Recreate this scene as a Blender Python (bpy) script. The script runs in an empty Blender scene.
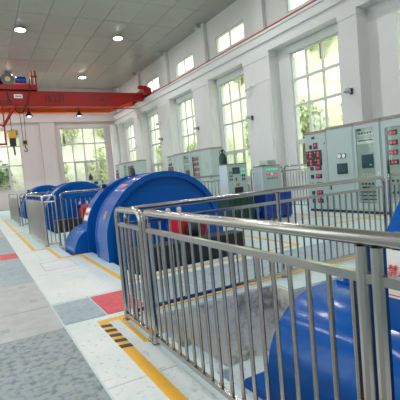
import bpy, bmesh, math, random
from mathutils import Vector, Matrix
random.seed(7)
PI = math.pi
scene = bpy.context.scene
COL = scene.collection

# ------------------------------------------------------------------ camera
EYE = 1.5
def camera():
    yaw, pit, rol = 5.02922432e-01, 6.59853359e-02, -8.99491518e-02
    f = Vector((math.sin(yaw)*math.cos(pit), math.cos(yaw)*math.cos(pit), -math.sin(pit)))
    r = f.cross(Vector((0, 0, 1))).normalized()
    u = r.cross(f)
    c, s = math.cos(rol), math.sin(rol)
    R, U = c*r + s*u, -s*r + c*u
    cd = bpy.data.cameras.new('camera')
    cd.sensor_width = 36.0
    cd.lens = 402.07/400*36
    cd.clip_start = 0.05
    cd.clip_end = 300
    co = bpy.data.objects.new('camera', cd)
    COL.objects.link(co)
    m = Matrix.Identity(4)
    for i in range(3):
        m[i][0], m[i][1], m[i][2] = R[i], U[i], -f[i]
    m[2][3] = EYE
    co.matrix_world = m
    scene.camera = co
camera()

# ------------------------------------------------------------------ world, exposure
w = bpy.data.worlds.new('overcast_sky')
scene.world = w
w.use_nodes = True
bg = w.node_tree.nodes['Background']
bg.inputs[0].default_value = (0.90, 0.95, 1.0, 1)
bg.inputs[1].default_value = 7.5
vs = scene.view_settings
vs.view_transform = 'Standard'
vs.look = 'None'
vs.gamma = 1
vs.use_curve_mapping = False
vs.exposure = -0.5
LAMP_POWER = 170
scene.cycles.use_denoising = True
scene.cycles.max_bounces = 10
scene.cycles.diffuse_bounces = 6
scene.cycles.transparent_max_bounces = 16
scene.cycles.caustics_reflective = False
scene.cycles.caustics_refractive = False
scene.cycles.sample_clamp_indirect = 6

def portal(loc, rot, sx, sy):
    l = bpy.data.lights.new('window_daylight', 'AREA')
    l.shape = 'RECTANGLE'
    l.size, l.size_y = sx, sy
    l.cycles.is_portal = True
    o = bpy.data.objects.new('window_daylight', l)
    o.location = loc
    o.rotation_euler = rot
    COL.objects.link(o)

# ------------------------------------------------------------------ materials
MATS = {}
def mat(name, col, rough=0.5, metal=0.0, spec=0.5, noise=None, bump=None, coat=0, emit=None, estr=1.0):
    """noise=(scale, second colour, low, high); bump=(scale, strength)"""
    if name in MATS:
        return MATS[name]
    m = bpy.data.materials.new(name)
    m.use_nodes = True
    nt = m.node_tree
    b = nt.nodes['Principled BSDF']
    b.inputs['Base Color'].default_value = (*col, 1)
    b.inputs['Roughness'].default_value = rough
    b.inputs['Metallic'].default_value = metal
    b.inputs['Specular IOR Level'].default_value = spec
    if coat:
        b.inputs['Coat Weight'].default_value = coat
        b.inputs['Coat Roughness'].default_value = 0.08
    if emit:
        b.inputs['Emission Color'].default_value = (*emit, 1)
        b.inputs['Emission Strength'].default_value = estr
    tc = nt.nodes.new('ShaderNodeTexCoord')
    if noise:
        sc, c2, lo, hi = noise
        n = nt.nodes.new('ShaderNodeTexNoise')
        n.inputs['Scale'].default_value = sc
        n.inputs['Detail'].default_value = 6
        n.inputs['Roughness'].default_value = 0.62
        nt.links.new(tc.outputs['Object'], n.inputs['Vector'])
        r = nt.nodes.new('ShaderNodeValToRGB')
        r.color_ramp.elements[0].position = lo
        r.color_ramp.elements[1].position = hi
        r.color_ramp.elements[0].color = (*col, 1)
        r.color_ramp.elements[1].color = (*c2, 1)
        nt.links.new(n.outputs['Fac'], r.inputs['Fac'])
        nt.links.new(r.outputs['Color'], b.inputs['Base Color'])
    if bump:
        n2 = nt.nodes.new('ShaderNodeTexNoise')
        n2.inputs['Scale'].default_value = bump[0]
        n2.inputs['Detail'].default_value = 5
        nt.links.new(tc.outputs['Object'], n2.inputs['Vector'])
        bp = nt.nodes.new('ShaderNodeBump')
        bp.inputs['Strength'].default_value = bump[1]
        bp.inputs['Distance'].default_value = 0.02
        nt.links.new(n2.outputs['Fac'], bp.inputs['Height'])
        nt.links.new(bp.outputs['Normal'], b.inputs['Normal'])
    MATS[name] = m
    return m

def checker_mat(name, col, c2, mark=0.75):
    """steel tread plate: raised lozenges as fine relief, worn paint"""
    m = mat(name, col, 0.42, 0.0, 0.5, noise=(2.2, c2, 0.35, 0.68))
    nt = m.node_tree
    b = nt.nodes['Principled BSDF']
    tc = nt.nodes.new('ShaderNodeTexCoord')
    mp = nt.nodes.new('ShaderNodeMapping')
    mp.inputs['Rotation'].default_value = (0, 0, PI/4)
    mp.inputs['Scale'].default_value = (12, 12, 12)
    nt.links.new(tc.outputs['Object'], mp.inputs['Vector'])
    br = nt.nodes.new('ShaderNodeTexBrick')
    br.inputs['Scale'].default_value = 1.0
    br.inputs['Mortar Size'].default_value = 0.16
    br.inputs['Mortar Smooth'].default_value = 0.4
    br.inputs['Color1'].default_value = (1, 1, 1, 1)
    br.inputs['Color2'].default_value = (1, 1, 1, 1)
    br.inputs['Mortar'].default_value = (0, 0, 0, 1)
    nt.links.new(mp.outputs['Vector'], br.inputs['Vector'])
    src = b.inputs['Base Color'].links[0].from_socket
    nz = nt.nodes.new('ShaderNodeTexNoise')
    nz.inputs['Scale'].default_value = 17
    nz.inputs['Detail'].default_value = 4
    nt.links.new(tc.outputs['Object'], nz.inputs['Vector'])
    rp = nt.nodes.new('ShaderNodeValToRGB')
    rp.color_ramp.elements[0].position = 0.46
    rp.color_ramp.elements[1].position = 0.66
    rp.color_ramp.elements[0].color = (0, 0, 0, 1)
    rp.color_ramp.elements[1].color = (mark, mark, mark, 1)
    nt.links.new(nz.outputs['Fac'], rp.inputs['Fac'])
    ml = nt.nodes.new('ShaderNodeMath')
    ml.operation = 'MULTIPLY'
    nt.links.new(rp.outputs['Color'], ml.inputs[0])
    nt.links.new(br.outputs['Fac'], ml.inputs[1])
    mx = nt.nodes.new('ShaderNodeMix')
    mx.data_type = 'RGBA'
    nt.links.new(ml.outputs[0], mx.inputs[0])
    nt.links.new(src, mx.inputs[6])
    mx.inputs[7].default_value = (col[0]*0.35, col[1]*0.35, col[2]*0.38, 1)
    nt.links.new(mx.outputs[2], b.inputs['Base Color'])
    bp = nt.nodes.new('ShaderNodeBump')
    bp.inputs['Strength'].default_value = 0.5
    bp.inputs['Distance'].default_value = -0.008
    nt.links.new(br.outputs['Fac'], bp.inputs['Height'])
    nt.links.new(bp.outputs['Normal'], b.inputs['Normal'])
    return m

def speckle_mat(name, col, c2, dark):
    """painted floor with scuffs: large tint patches and small dark marks"""
    m = mat(name, col, 0.32, 0.0, 0.5, noise=(1.3, c2, 0.40, 0.62))
    nt = m.node_tree
    b = nt.nodes['Principled BSDF']
    src = b.inputs['Base Color'].links[0].from_socket
    tc = nt.nodes.new('ShaderNodeTexCoord')
    n = nt.nodes.new('ShaderNodeTexNoise')
    n.inputs['Scale'].default_value = 22
    n.inputs['Detail'].default_value = 3
    nt.links.new(tc.outputs['Object'], n.inputs['Vector'])
    r = nt.nodes.new('ShaderNodeValToRGB')
    r.color_ramp.elements[0].position = 0.60
    r.color_ramp.elements[1].position = 0.72
    r.color_ramp.elements[0].color = (0, 0, 0, 1)
    r.color_ramp.elements[1].color = (0.75, 0.75, 0.75, 1)
    nt.links.new(n.outputs['Fac'], r.inputs['Fac'])
    mx = nt.nodes.new('ShaderNodeMix')
    mx.data_type = 'RGBA'
    nt.links.new(r.outputs['Color'], mx.inputs[0])
    nt.links.new(src, mx.inputs[6])
    mx.inputs[7].default_value = (*dark, 1)
    nt.links.new(mx.outputs[2], b.inputs['Base Color'])
    return m

def glass_mat(name, tint, gloss=0.08, rough=0.03):
    m = bpy.data.materials.new(name)
    m.use_nodes = True
    nt = m.node_tree
    nt.nodes.remove(nt.nodes['Principled BSDF'])
    out = nt.nodes['Material Output']
    t = nt.nodes.new('ShaderNodeBsdfTransparent')
    t.inputs[0].default_value = (*tint, 1)
    g = nt.nodes.new('ShaderNodeBsdfGlossy')
    g.inputs['Roughness'].default_value = rough
    mx = nt.nodes.new('ShaderNodeMixShader')
    mx.inputs[0].default_value = gloss
    nt.links.new(t.outputs[0], mx.inputs[1])
    nt.links.new(g.outputs[0], mx.inputs[2])
    nt.links.new(mx.outputs[0], out.inputs[0])
    MATS[name] = m
    return m

WALL = mat('white_plaster', (0.70, 0.70, 0.70), 0.75, bump=(9, 0.05), noise=(0.6, (0.66, 0.66, 0.665), 0.4, 0.7))
WALLB = mat('back_plaster', (0.60, 0.545, 0.55), 0.75, bump=(9, 0.05))
NEARW = mat('dark_near_wall', (0.20, 0.22, 0.22), 0.6)  # unseen near wall, coloured dark to cut bounce light on the drum faces
CEIL = mat('ceiling_board', (0.37, 0.37, 0.33), 0.28, noise=(0.8, (0.33, 0.33, 0.30), 0.4, 0.65))
CEILGAP = mat('ceiling_gap', (0.25, 0.24, 0.22), 0.7)
FLOOR = speckle_mat('aqua_floor_paint', (0.58, 0.75, 0.77), (0.70, 0.82, 0.82), (0.40, 0.50, 0.52))
WHITE_FLOOR = speckle_mat('white_floor_paint', (0.84, 0.85, 0.84), (0.72, 0.80, 0.79), (0.42, 0.46, 0.46))
PLATE_D = checker_mat('tread_plate_green', (0.30, 0.38, 0.36), (0.36, 0.42, 0.48))
PLATE_G = mat('grey_plate', (0.42, 0.44, 0.45), 0.4, noise=(3.5, (0.54, 0.55, 0.55), 0.35, 0.7), bump=(30, 0.08))
PLATE_B = checker_mat('blue_grey_plate', (0.33, 0.42, 0.47), (0.42, 0.51, 0.55), 0.3)
RECESS = mat('recess_plate', (0.36, 0.42, 0.40), 0.45)
RED_PLATE = checker_mat('red_plate', (0.72, 0.05, 0.07), (0.80, 0.10, 0.12), 0.35)
YELLOW = mat('yellow_paint', (0.90, 0.47, 0.03), 0.45, noise=(6, (0.82, 0.42, 0.05), 0.5, 0.75))
BLACKP = mat('black_paint', (0.02, 0.02, 0.022), 0.5)
CONC = mat('rough_concrete', (0.88, 0.82, 0.70), 0.9, noise=(2.4, (0.30, 0.29, 0.26), 0.53, 0.66), bump=(14, 0.9))
STEEL = mat('stainless_steel', (0.47, 0.45, 0.42), 0.2, 1.0)
BLUE = mat('blue_enamel', (0.003, 0.10, 0.43), 0.20, 0, 0.33, bump=(3, 0.03))
BLUE2 = mat('blue_tank_paint', (0.010, 0.05, 0.30), 0.35)
RED = mat('red_enamel', (0.62, 0.02, 0.02), 0.3)
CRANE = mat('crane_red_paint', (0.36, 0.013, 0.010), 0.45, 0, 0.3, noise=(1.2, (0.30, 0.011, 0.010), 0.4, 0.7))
CRANE2 = mat('crane_lit_orange', (0.95, 0.12, 0.02), 0.45, 0, 0.3)  # rear girder: its brighter, lamplit look is put into the colour
CAB = mat('pale_green_enamel', (0.44, 0.54, 0.52), 0.38)
CABW = mat('pale_blue_enamel', (0.62, 0.71, 0.76), 0.38)
CABD = mat('cabinet_inner', (0.40, 0.47, 0.43), 0.5)
DKGREEN = mat('dark_green_paint', (0.008, 0.045, 0.035), 0.35)
BLACK = mat('black_rubber', (0.012, 0.012, 0.013), 0.55)
DARK = mat('dark_plastic', (0.025, 0.027, 0.03), 0.35)
SCREEN = mat('screen', (0.02, 0.04, 0.05), 0.15, emit=(0.05, 0.12, 0.12), estr=0.35)
LED_R = mat('red_digits', (0.6, 0.02, 0.06), 0.4, emit=(1.0, 0.05, 0.16), estr=0.75)
LED_G = mat('green_lamp', (0.02, 0.6, 0.3), 0.4, emit=(0.03, 0.9, 0.5), estr=0.9)
YDOT = mat('yellow_plastic', (0.75, 0.65, 0.03), 0.4)
CREAM = mat('cream_plastic', (0.75, 0.75, 0.70), 0.4)
GAUGE = mat('gauge_face', (0.85, 0.86, 0.86), 0.3)
BROWN = mat('brown_strip', (0.17, 0.13, 0.13), 0.5, noise=(40, (0.55, 0.45, 0.44), 0.45, 0.6))
FRAME = mat('window_frame_white', (0.58, 0.59, 0.58), 0.4)
FRAMEB = mat('window_frame_grey', (0.50, 0.51, 0.52), 0.4)
GLASS = glass_mat('window_glass', (0.90, 0.93, 0.90))
CABGLASS = glass_mat('cabinet_glass', (0.93, 0.96, 0.95), 0.03, 0.05)
SIGNW = mat('sign_white', (0.82, 0.82, 0.80), 0.4)
SIGNR = mat('sign_red', (0.70, 0.03, 0.05), 0.4)
SIGNO = mat('sign_brass', (0.42, 0.30, 0.13), 0.4, 0.3)
LAMPG = mat('lamp_lens', (1, 1, 1), 0.4, emit=(0.96, 0.95, 1.0), estr=30)
BULB = mat('bulb_glass', (1, 1, 1), 0.4, emit=(0.96, 0.95, 1.0), estr=6)
LEAF = [mat('leaf_%s' % n, c, 0.6, noise=(1.1, c2, 0.35, 0.65)) for n, c, c2 in (
    ('pale', (0.46, 0.50, 0.24), (0.62, 0.64, 0.40)),
    ('mid', (0.34, 0.42, 0.18), (0.52, 0.56, 0.32)),
    ('dark', (0.07, 0.15, 0.06), (0.20, 0.28, 0.12)))]
HILL = mat('hill_grass', (0.50, 0.54, 0.30), 0.9, noise=(0.9, (0.70, 0.70, 0.50), 0.4, 0.62), bump=(2.0, 1.0))
ROCK = mat('hill_rock', (0.58, 0.55, 0.45), 0.9, noise=(1.6, (0.42, 0.44, 0.30), 0.42, 0.6), bump=(2.5, 1.0))
BARK = mat('bark', (0.12, 0.09, 0.06), 0.9)

# ------------------------------------------------------------------ mesh helper
class MB:
    def __init__(self):
        self.v, self.f = [], []
    def add(self, vs, fs):
        n = len(self.v)
        self.v += [tuple(p) for p in vs]
        self.f += [tuple(i+n for i in q) for q in fs]
        return self
    def box(self, x0, x1, y0, y1, z0, z1):
        vs = [(x, y, z) for z in (z0, z1) for y in (y0, y1) for x in (x0, x1)]
        return self.add(vs, [(0, 2, 3, 1), (4, 5, 7, 6), (0, 1, 5, 4), (2, 6, 7, 3), (0, 4, 6, 2), (1, 3, 7, 5)])
    def bbox(self, x0, x1, y0, y1, z0, z1, b=0.01):
        """box with chamfered vertical and top edges (outline in xy, chamfer at the top)"""
        c = [(x0+b, y0), (x1-b, y0), (x1, y0+b), (x1, y1-b), (x1-b, y1), (x0+b, y1), (x0, y1-b), (x0, y0+b)]
        d = [(min(max(x, x0+b), x1-b), min(max(y, y0+b), y1-b)) for x, y in c]
        vs = [(x, y, z0) for x, y in c] + [(x, y, z1-b) for x, y in c] + [(x, y, z1) for x, y in d]
        fs = [tuple(reversed(range(8)))]
        for k in (0, 8):
            fs += [(k+i, k+(i+1) % 8, k+8+(i+1) % 8, k+8+i) for i in range(8)]
        fs.append(tuple(range(16, 24)))
        return self.add(vs, fs)
    def tube(self, pts, r, n=8, caps=True):
        P = [Vector(p) for p in pts]
        R = r if isinstance(r, (list, tuple)) else [r]*len(P)
        rings = []
        up = None
        for i, p in enumerate(P):
            if i == 0: t = P[1]-P[0]
            elif i == len(P)-1: t = P[-1]-P[-2]
            else: t = (P[i+1]-p).normalized() + (p-P[i-1]).normalized()
            t.normalize()
            if up is None:
                up = Vector((0, 0, 1)) if abs(t.z) < 0.9 else Vector((1, 0, 0))
            a = t.cross(up).normalized()
            b = a.cross(t).normalized()
            up = b
            sc = 1.0
            if 0 < i < len(P)-1:
                cosn = max(0.4, t.dot((p-P[i-1]).normalized()))
                sc = 1.0
            rings.append([p + (a*math.cos(2*PI*k/n) + b*math.sin(2*PI*k/n))*R[i]*sc for k in range(n)])
        vs = [q for rg in rings for q in rg]
        fs = []
        for i in range(len(P)-1):
            for k in range(n):
                fs.append((i*n+k, i*n+(k+1) % n, (i+1)*n+(k+1) % n, (i+1)*n+k))
        if caps:
            fs.append(tuple(reversed(range(n))))
            fs.append(tuple(range((len(P)-1)*n, len(P)*n)))
        return self.add(vs, fs)
    def lathe(self, o, axis, prof, n=20):
        """prof = [(distance along axis, radius)]"""
        o, ax = Vector(o), Vector(axis).normalized()
        pts = [o+ax*d for d, _ in prof]
        up = Vector((0, 0, 1)) if abs(ax.z) < 0.9 else Vector((1, 0, 0))
        a = ax.cross(up).normalized()
        b = a.cross(ax).normalized()
        vs = [p + (a*math.cos(2*PI*k/n)+b*math.sin(2*PI*k/n))*max(r, 1e-4) for p, (_, r) in zip(pts, prof) for k in range(n)]
        fs = [(i*n+k, i*n+(k+1) % n, (i+1)*n+(k+1) % n, (i+1)*n+k) for i in range(len(prof)-1) for k in range(n)]
        fs.append(tuple(reversed(range(n))))
        fs.append(tuple(range((len(prof)-1)*n, len(prof)*n)))
        return self.add(vs, fs)
    def prism(self, prof, y0, y1, ch=0.0):
        """closed xz outline swept along y, chamfered a little at both ends (towards the outline's centroid)"""
        n = len(prof)
        cx = sum(p[0] for p in prof)/n
        cz = sum(p[1] for p in prof)/n
        def inset(d):
            out = []
            for x, z in prof:
                L = math.hypot(x-cx, z-cz)
                out.append((x-(x-cx)/L*d, z-(z-cz)/L*d))
            return out
        secs = [(y0, inset(ch)), (y0+ch, prof), (y1-ch, prof), (y1, inset(ch))] if ch else [(y0, prof), (y1, prof)]
        vs = [(x, y, z) for y, pr in secs for x, z in pr]
        fs = []
        for i in range(len(secs)-1):
            fs += [(i*n+k, (i+1)*n+k, (i+1)*n+(k+1) % n, i*n+(k+1) % n) for k in range(n)]
        fs.append(tuple(range(n)))
        fs.append(tuple(reversed(range((len(secs)-1)*n, len(secs)*n))))
        return self.add(vs, fs)
    def ring(self, outer, inner, y0, y1):
        """open band between two xz polylines of the same length, between y0 and y1"""
        n = len(outer)
        vs = [(x, y, z) for y in (y0, y1) for pr in (outer, inner) for x, z in pr]
        fs = []
        for i in range(n-1):
            a, b, c, d = i, i+1, n+i, n+i+1
            fs += [(a, b, d, c), (2*n+a, 2*n+c, 2*n+d, 2*n+b), (a, 2*n+a, 2*n+b, b), (c, d, 2*n+d, 2*n+c)]
        fs += [(0, n, 3*n, 2*n), (n-1, 3*n-1, 4*n-1, 2*n-1)]
        return self.add(vs, fs)
    def mesh(self, name, material):
        me = bpy.data.meshes.new(name)
        me.from_pydata(self.v, [], self.f)
        me.materials.append(material)
        bm = bmesh.new()
        bm.from_mesh(me)
        bmesh.ops.recalc_face_normals(bm, faces=bm.faces)
        bm.to_mesh(me)
        bm.free()
        me.polygons.foreach_set('use_smooth', [True]*len(me.polygons))
        me.set_sharp_from_angle(angle=0.62)
        return me
    def build(self, name, material, parent=None):
        return link(name, self.mesh(name, material), parent)

def link(name, me, parent=None, loc=None, rot=None):
    o = bpy.data.objects.new(name, me)
    COL.objects.link(o)
    if parent is not None:
        o.parent = parent
    if loc is not None:
        o.location = loc
    if rot is not None:
        o.rotation_euler = rot
    return o

def thing(name, label, cat, loc=(0, 0, 0), group=None, rz=0.0):
    o = bpy.data.objects.new(name, None)
    o.empty_display_size = 0.2
    COL.objects.link(o)
    o.location = loc
    o.rotation_euler = (0, 0, rz)
    o['label'] = label
    o['category'] = cat
    if group:
        o['group'] = group
    return o

def tag(o, label, cat, group=None):
    o['label'] = label
    o['category'] = cat
    if group:
        o['group'] = group
    return o

def struct(o, label=None, cat=None):
    o['kind'] = 'structure'
    if label:
        o['label'] = label
        o['category'] = cat
    return o

def copy_tree(o, parent=None):
    c = o.copy()
    COL.objects.link(c)
    c.parent = parent
    for ch in list(o.children):
        copy_tree(ch, c)
    return c

def text_mesh(name, body, size, material, parent, matrix, bold=0.0):
    cu = bpy.data.curves.new(name, 'FONT')
    cu.body = body
    cu.size = size
    cu.align_x = 'CENTER'
    cu.align_y = 'CENTER'
    cu.extrude = 0.003
    cu.offset = bold
    tmp = bpy.data.objects.new('tmp', cu)
    COL.objects.link(tmp)
    dg = bpy.context.evaluated_depsgraph_get()
    me = bpy.data.meshes.new_from_object(tmp.evaluated_get(dg))
    bpy.data.objects.remove(tmp)
    me.name = name
    me.materials.clear()
    me.materials.append(material)
    o = link(name, me, parent)
    o.matrix_local = matrix
    return o

# ------------------------------------------------------------------ the setting
XL, XR, YN, YB, ZC = -4.0, 11.5, -14.0, 34.0, 9.35
COLF = 11.0                                   # front plane of the columns and the crane beam
PITZ = -0.85

def grid_solid(us, vs, holes, emit):
    """emit(u0,u1,v0,v1) for each cell of the grid which is not inside a hole"""
    for a, b in zip(us, us[1:]):
        for c, d in zip(vs, vs[1:]):
            um, vm = (a+b)/2, (c+d)/2
            if not any(h[0] < um < h[1] and h[2] < vm < h[3] for h in holes):
                emit(a, b, c, d)

def wall_mesh(axis, pos, thick, u0, u1, v0, v1, holes, name, m):
    us = sorted({u0, u1, *[h[0] for h in holes], *[h[1] for h in holes]})
    vs = sorted({v0, v1, *[h[2] for h in holes], *[h[3] for h in holes]})
    mb = MB()
    def e(a, b, c, d):
        if axis == 'x':
            mb.box(min(pos, pos+thick), max(pos, pos+thick), a, b, c, d)
        else:
            mb.box(a, b, min(pos, pos+thick), max(pos, pos+thick), c, d)
    grid_solid(us, vs, holes, e)
    return struct(mb.build(name, m))

# floor with the machine pits left open
PITS = [(1.42, 4.6, -3.0, 3.69), (1.42, 3.2, 3.69, 4.06),
        (2.05, 4.5, 5.95, 8.82), (1.62, 4.5, 8.82, 10.35),
        (2.05, 4.5, 13.4, 16.5), (1.68, 4.5, 16.5, 17.9),
        (2.05, 4.5, 20.9, 24.2), (1.68, 4.5, 24.2, 25.5)]
fl = MB()
xs = sorted({XL, XR+0.4, *[p[0] for p in PITS], *[p[1] for p in PITS]})
ys = sorted({YN, YB+0.4, *[p[2] for p in PITS], *[p[3] for p in PITS]})
grid_solid(xs, ys, PITS, lambda a, b, c, d: fl.box(a, b, c, d, -0.16, 0.0))
FL = struct(fl.build('floor', FLOOR))
MB().box(0.9, 5.2, -3.5, 26.2, PITZ-0.15, PITZ).build('pit_floor', FLOOR, FL)
pw = MB()
for k, (x0, x1, y0, y1) in enumerate([(1.42, 4.6, -3.0, 4.06), (1.62, 4.5, 5.95, 10.35), (1.68, 4.5, 13.4, 17.9), (1.68, 4.5, 20.9, 25.5)]):
    pw = MB()
    xl = x0-0.02
    pw.box(xl-0.35, xl, y0-0.4, y1+0.4, PITZ, -0.16)
    pw.box(x1+0.02, x1+0.4, y0-0.4, y1+0.4, PITZ, -0.16)
    pw.box(xl, x1+0.02, y0-0.4, y0-0.02, PITZ, -0.16)
    pw.build('pit_wall', CONC, FL)

# rough concrete pit end facing the camera: uneven cast face, two steps of the notch
def rough_face(x0, x1, y, z0, z1, nx, nz, amp, name):
    rnd = random.Random(3)
    mb = MB()
    vs, fs = [], []
    for j in range(nz+1):
        for i in range(nx+1):
            d = rnd.uniform(-amp, amp) if j < nz else 0
            vs.append((x0+(x1-x0)*i/nx, y+d, z0+(z1-z0)*j/nz))
    for j in range(nz):
        for i in range(nx):
            a = j*(nx+1)+i
            fs.append((a, a+1, a+nx+2, a+nx+1))
    n = len(vs)
    vs += [(x0, y+0.3, z0), (x1, y+0.3, z0), (x1, y+0.3, z1), (x0, y+0.3, z1)]
    fs += [(n+1, n, n+3, n+2)]
    fs += [tuple([n+3]+[nz*(nx+1)+i for i in range(nx+1)]+[n+2])]
    fs += [tuple([n]+[j*(nx+1) for j in range(nz+1)]+[n+3]), tuple([n+1, n+2]+[j*(nx+1)+nx for j in range(nz, -1, -1)])]
    mb.add(vs, fs)
    return mb.build(name, CONC, FL)
rough_face(1.40, 3.22, 4.05, PITZ, -0.02, 30, 12, 0.016, 'pit_end_wall')
rough_face(3.2, 4.62, 3.68, PITZ, -0.02, 24, 12, 0.014, 'pit_end_wall')
MB().box(3.185, 3.5, 3.69, 4.04, PITZ, -0.018).build('pit_end_wall', CONC, FL)
# concrete ledges down the left side of the pit
MB().bbox(1.42, 1.98, 3.30, 4.03, PITZ, -0.43, 0.015).build('pit_step', FLOOR, FL)
MB().bbox(1.42, 1.98, 2.78, 3.30, PITZ, -0.60, 0.015).build('pit_step', FLOOR, FL)
MB().bbox(1.42, 1.98, 2.26, 2.78, PITZ, -0.72, 0.015).build('pit_step', FLOOR, FL)

# inlaid floor plates (each its own piece, a few millimetres proud, with joints)
def plate(x0, x1, y0, y1, m, name, z=0.006, gap=0.008):
    return MB().bbox(x0+gap, x1-gap, y0+gap, y1-gap, 0.0, z, 0.003).build(name, m, FL)
JX = 0.66
for y0, y1 in ((-3.2, -0.6), (-0.6, 2.0), (2.0, 4.38)):
    for x0, x1 in ((-3.4, -2.05), (-2.05, -0.7), (-0.7, JX)):
        plate(x0, x1, y0, y1, PLATE_D, 'tread_plate')
for y0, y1, m in ((4.38, 5.33, PLATE_G), (5.33, 7.0, PLATE_G), (7.0, 8.4, PLATE_B), (8.4, 9.7, PLATE_B), (10.52, 12.4, PLATE_B), (12.4, 14.6, PLATE_B), (14.6, 17.2, PLATE_G), (17.2, 20, PLATE_B), (20, 23, PLATE_B), (23, 27, PLATE_G)):
    for x0, x1 in ((-3.4, -2.05), (-2.05, -0.7), (-0.7, JX)):
        plate(x0, x1, y0, y1, m, 'floor_plate')
plate(-0.7, JX, 9.7, 10.52, RED_PLATE, 'red_trench_plate')
plate(-2.05, -0.7, 9.7, 10.52, RED_PLATE, 'red_trench_plate')
plate(JX, 1.14, 4.47, 5.33, PLATE_B, 'trench_plate')
plate(1.14, 1.62, 4.47, 5.33, RED_PLATE, 'red_trench_plate')
for x0, x1 in ((1.62, 2.6), (2.6, 3.6), (3.6, 4.6), (4.6, 5.6), (5.6, 6.6)):
    plate(x0, x1, 4.42, 5.48, PLATE_B, 'trench_plate')
for y0, y1 in ((-3.2, -1.0), (-1.0, 1.2), (1.2, 2.85), (2.85, 4.43)):
    plate(JX, 1.24, y0, y1, WHITE_FLOOR, 'white_floor_panel')
for y0, y1 in ((5.37, 7.3), (7.3, 8.68)):
    plate(JX, 1.74, y0, y1, WHITE_FLOOR, 'white_floor_panel')
for y0, y1 in ((8.68, 10.3), (10.3, 12.4), (12.4, 14.6), (14.6, 17), (17, 20), (20, 23), (23, 27)):
    plate(JX, 1.02, y0, y1, WHITE_FLOOR, 'white_floor_panel')
plate(1.02, 1.34, 8.68, 10.3, WHITE_FLOOR, 'white_floor_panel')
# lifting recesses in the plates
for x, y in ((0.42, 4.05), (0.45, 3.55), (0.42, 3.05), (-0.3, 3.6), (0.45, 2.7), (0.50, 5.75), (0.44, 6.7), (0.1, 4.75)):
    MB().box(x-0.045, x+0.045, y-0.055, y+0.055, 0.0062, 0.0085).build('lifting_recess', RECESS, FL)
# access hatch outline in the white floor
hm = MB()
for a in ((0.92, 1.50, 7.62, 7.635), (0.92, 1.50, 8.45, 8.465), (0.92, 0.932, 7.62, 8.465), (1.488, 1.50, 7.62, 8.465)):
    hm.box(*a, 0.0062, 0.009)
hm.build('hatch_frame', PLATE_G, FL)

# yellow paint lines
def stripe(x0, x1, y0, y1, m=YELLOW, name='yellow_line', z=0.0075):
    return MB().box(x0, x1, y0, y1, 0.0, z).build(name, m, FL)
stripe(0.975, 1.075, -3.2, 4.22)
stripe(0.975, 1.30, 4.22, 4.32)
stripe(1.19, 1.235, 3.45, 4.22)
for k in range(5):
    y = 3.47+k*0.155
    MB().add([(0.972, y, 0.0), (1.078, y-0.03, 0.0), (1.078, y+0.045, 0.0), (0.972, y+0.075, 0.0),
              (0.972, y, 0.0095), (1.078, y-0.03, 0.0095), (1.078, y+0.045, 0.0095), (0.972, y+0.075, 0.0095)],
             [(3, 2, 1, 0), (4, 5, 6, 7), (0, 1, 5, 4), (1, 2, 6, 5), (2, 3, 7, 6), (3, 0, 4, 7)]).build('hazard_bar', BLACKP, FL)
stripe(1.45, 6.6, 4.225, 4.30)
stripe(1.82, 5.2, 5.68, 5.75)
stripe(1.75, 1.82, 5.68, 8.70)
stripe(1.40, 1.82, 8.70, 8.78)
stripe(1.34, 1.40, 8.70, 10.40)
stripe(1.06, 1.40, 10.40, 10.48)
stripe(1.02, 1.10, 10.48, 15.4)
stripe(1.10, 1.34, 15.3, 15.4)
stripe(1.02, 1.10, 15.9, 23)
stripe(5.13, 5.2, 5.75, 11)
stripe(6.9, 10.0, 6.84, 6.91)
stripe(8.35, 8.43, 4.0, 6.84)
stripe(8.35, 8.43, 6.91, 20)
stripe(5.6, 8.35, 8.2, 8.27)

# ---- right wall
WIN = [(4.95, 7.35), (9.98, 12.42), (15.3, 17.8), (20.25, 22.65), (25.2, 27.6), (30.15, 32.7)]
WZ0, WZ1 = 1.1, 5.95
CL0, CL1 = 7.5, 8.35
holes = [(a, b, WZ0, WZ1) for a, b in WIN] + [(a, b, CL0, CL1) for a, b in WIN]
WR = wall_mesh('x', XR, 0.3, YN, YB, 0, ZC, holes, 'wall_right', WALL)
CO = [(-1.0, 0.4), (3.6, 4.6), (8.76, 9.5), (13.1, 14.9), (18.0, 19.75), (22.85, 24.6), (27.85, 29.4), (33.2, 34.0)]
for a, b in CO:
    c = MB()
    c.box(COLF, XR, a, b, 0, 6.05)
    c.box(COLF-0.03, XR, a-0.02, b+0.02, 6.05, 6.28)
    c.build('column', WALL, WR)
    MB().bbox(XR-0.22, XR, (a+b)/2-0.35, (a+b)/2+0.35, 7.05, ZC, 0.01).build('upper_pilaster', WALL, WR)
MB().box(COLF, XR, 7.42, 8.02, 0, 5.62).build('wall_pier', WALL, WR)
bm_ = MB()
bm_.box(COLF, XR, YN, YB, 6.25, 6.62)
bm_.box(COLF-0.10, XR, YN, YB, 6.62, 7.0)
bm_.build('crane_beam', WALL, WR)
MB().box(COLF-0.16, XR, YN, YB, 6.93, 7.02).build('beam_ledge', WALL, WR)
# short ceiling beams' ends at the wall head
for a, b in CO[1:]:
    MB().bbox(XR-0.5, XR, (a+b)/2-0.12, (a+b)/2+0.12, 9.15, ZC, 0.01).build('bracket', PLATE_G, WR)

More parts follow.
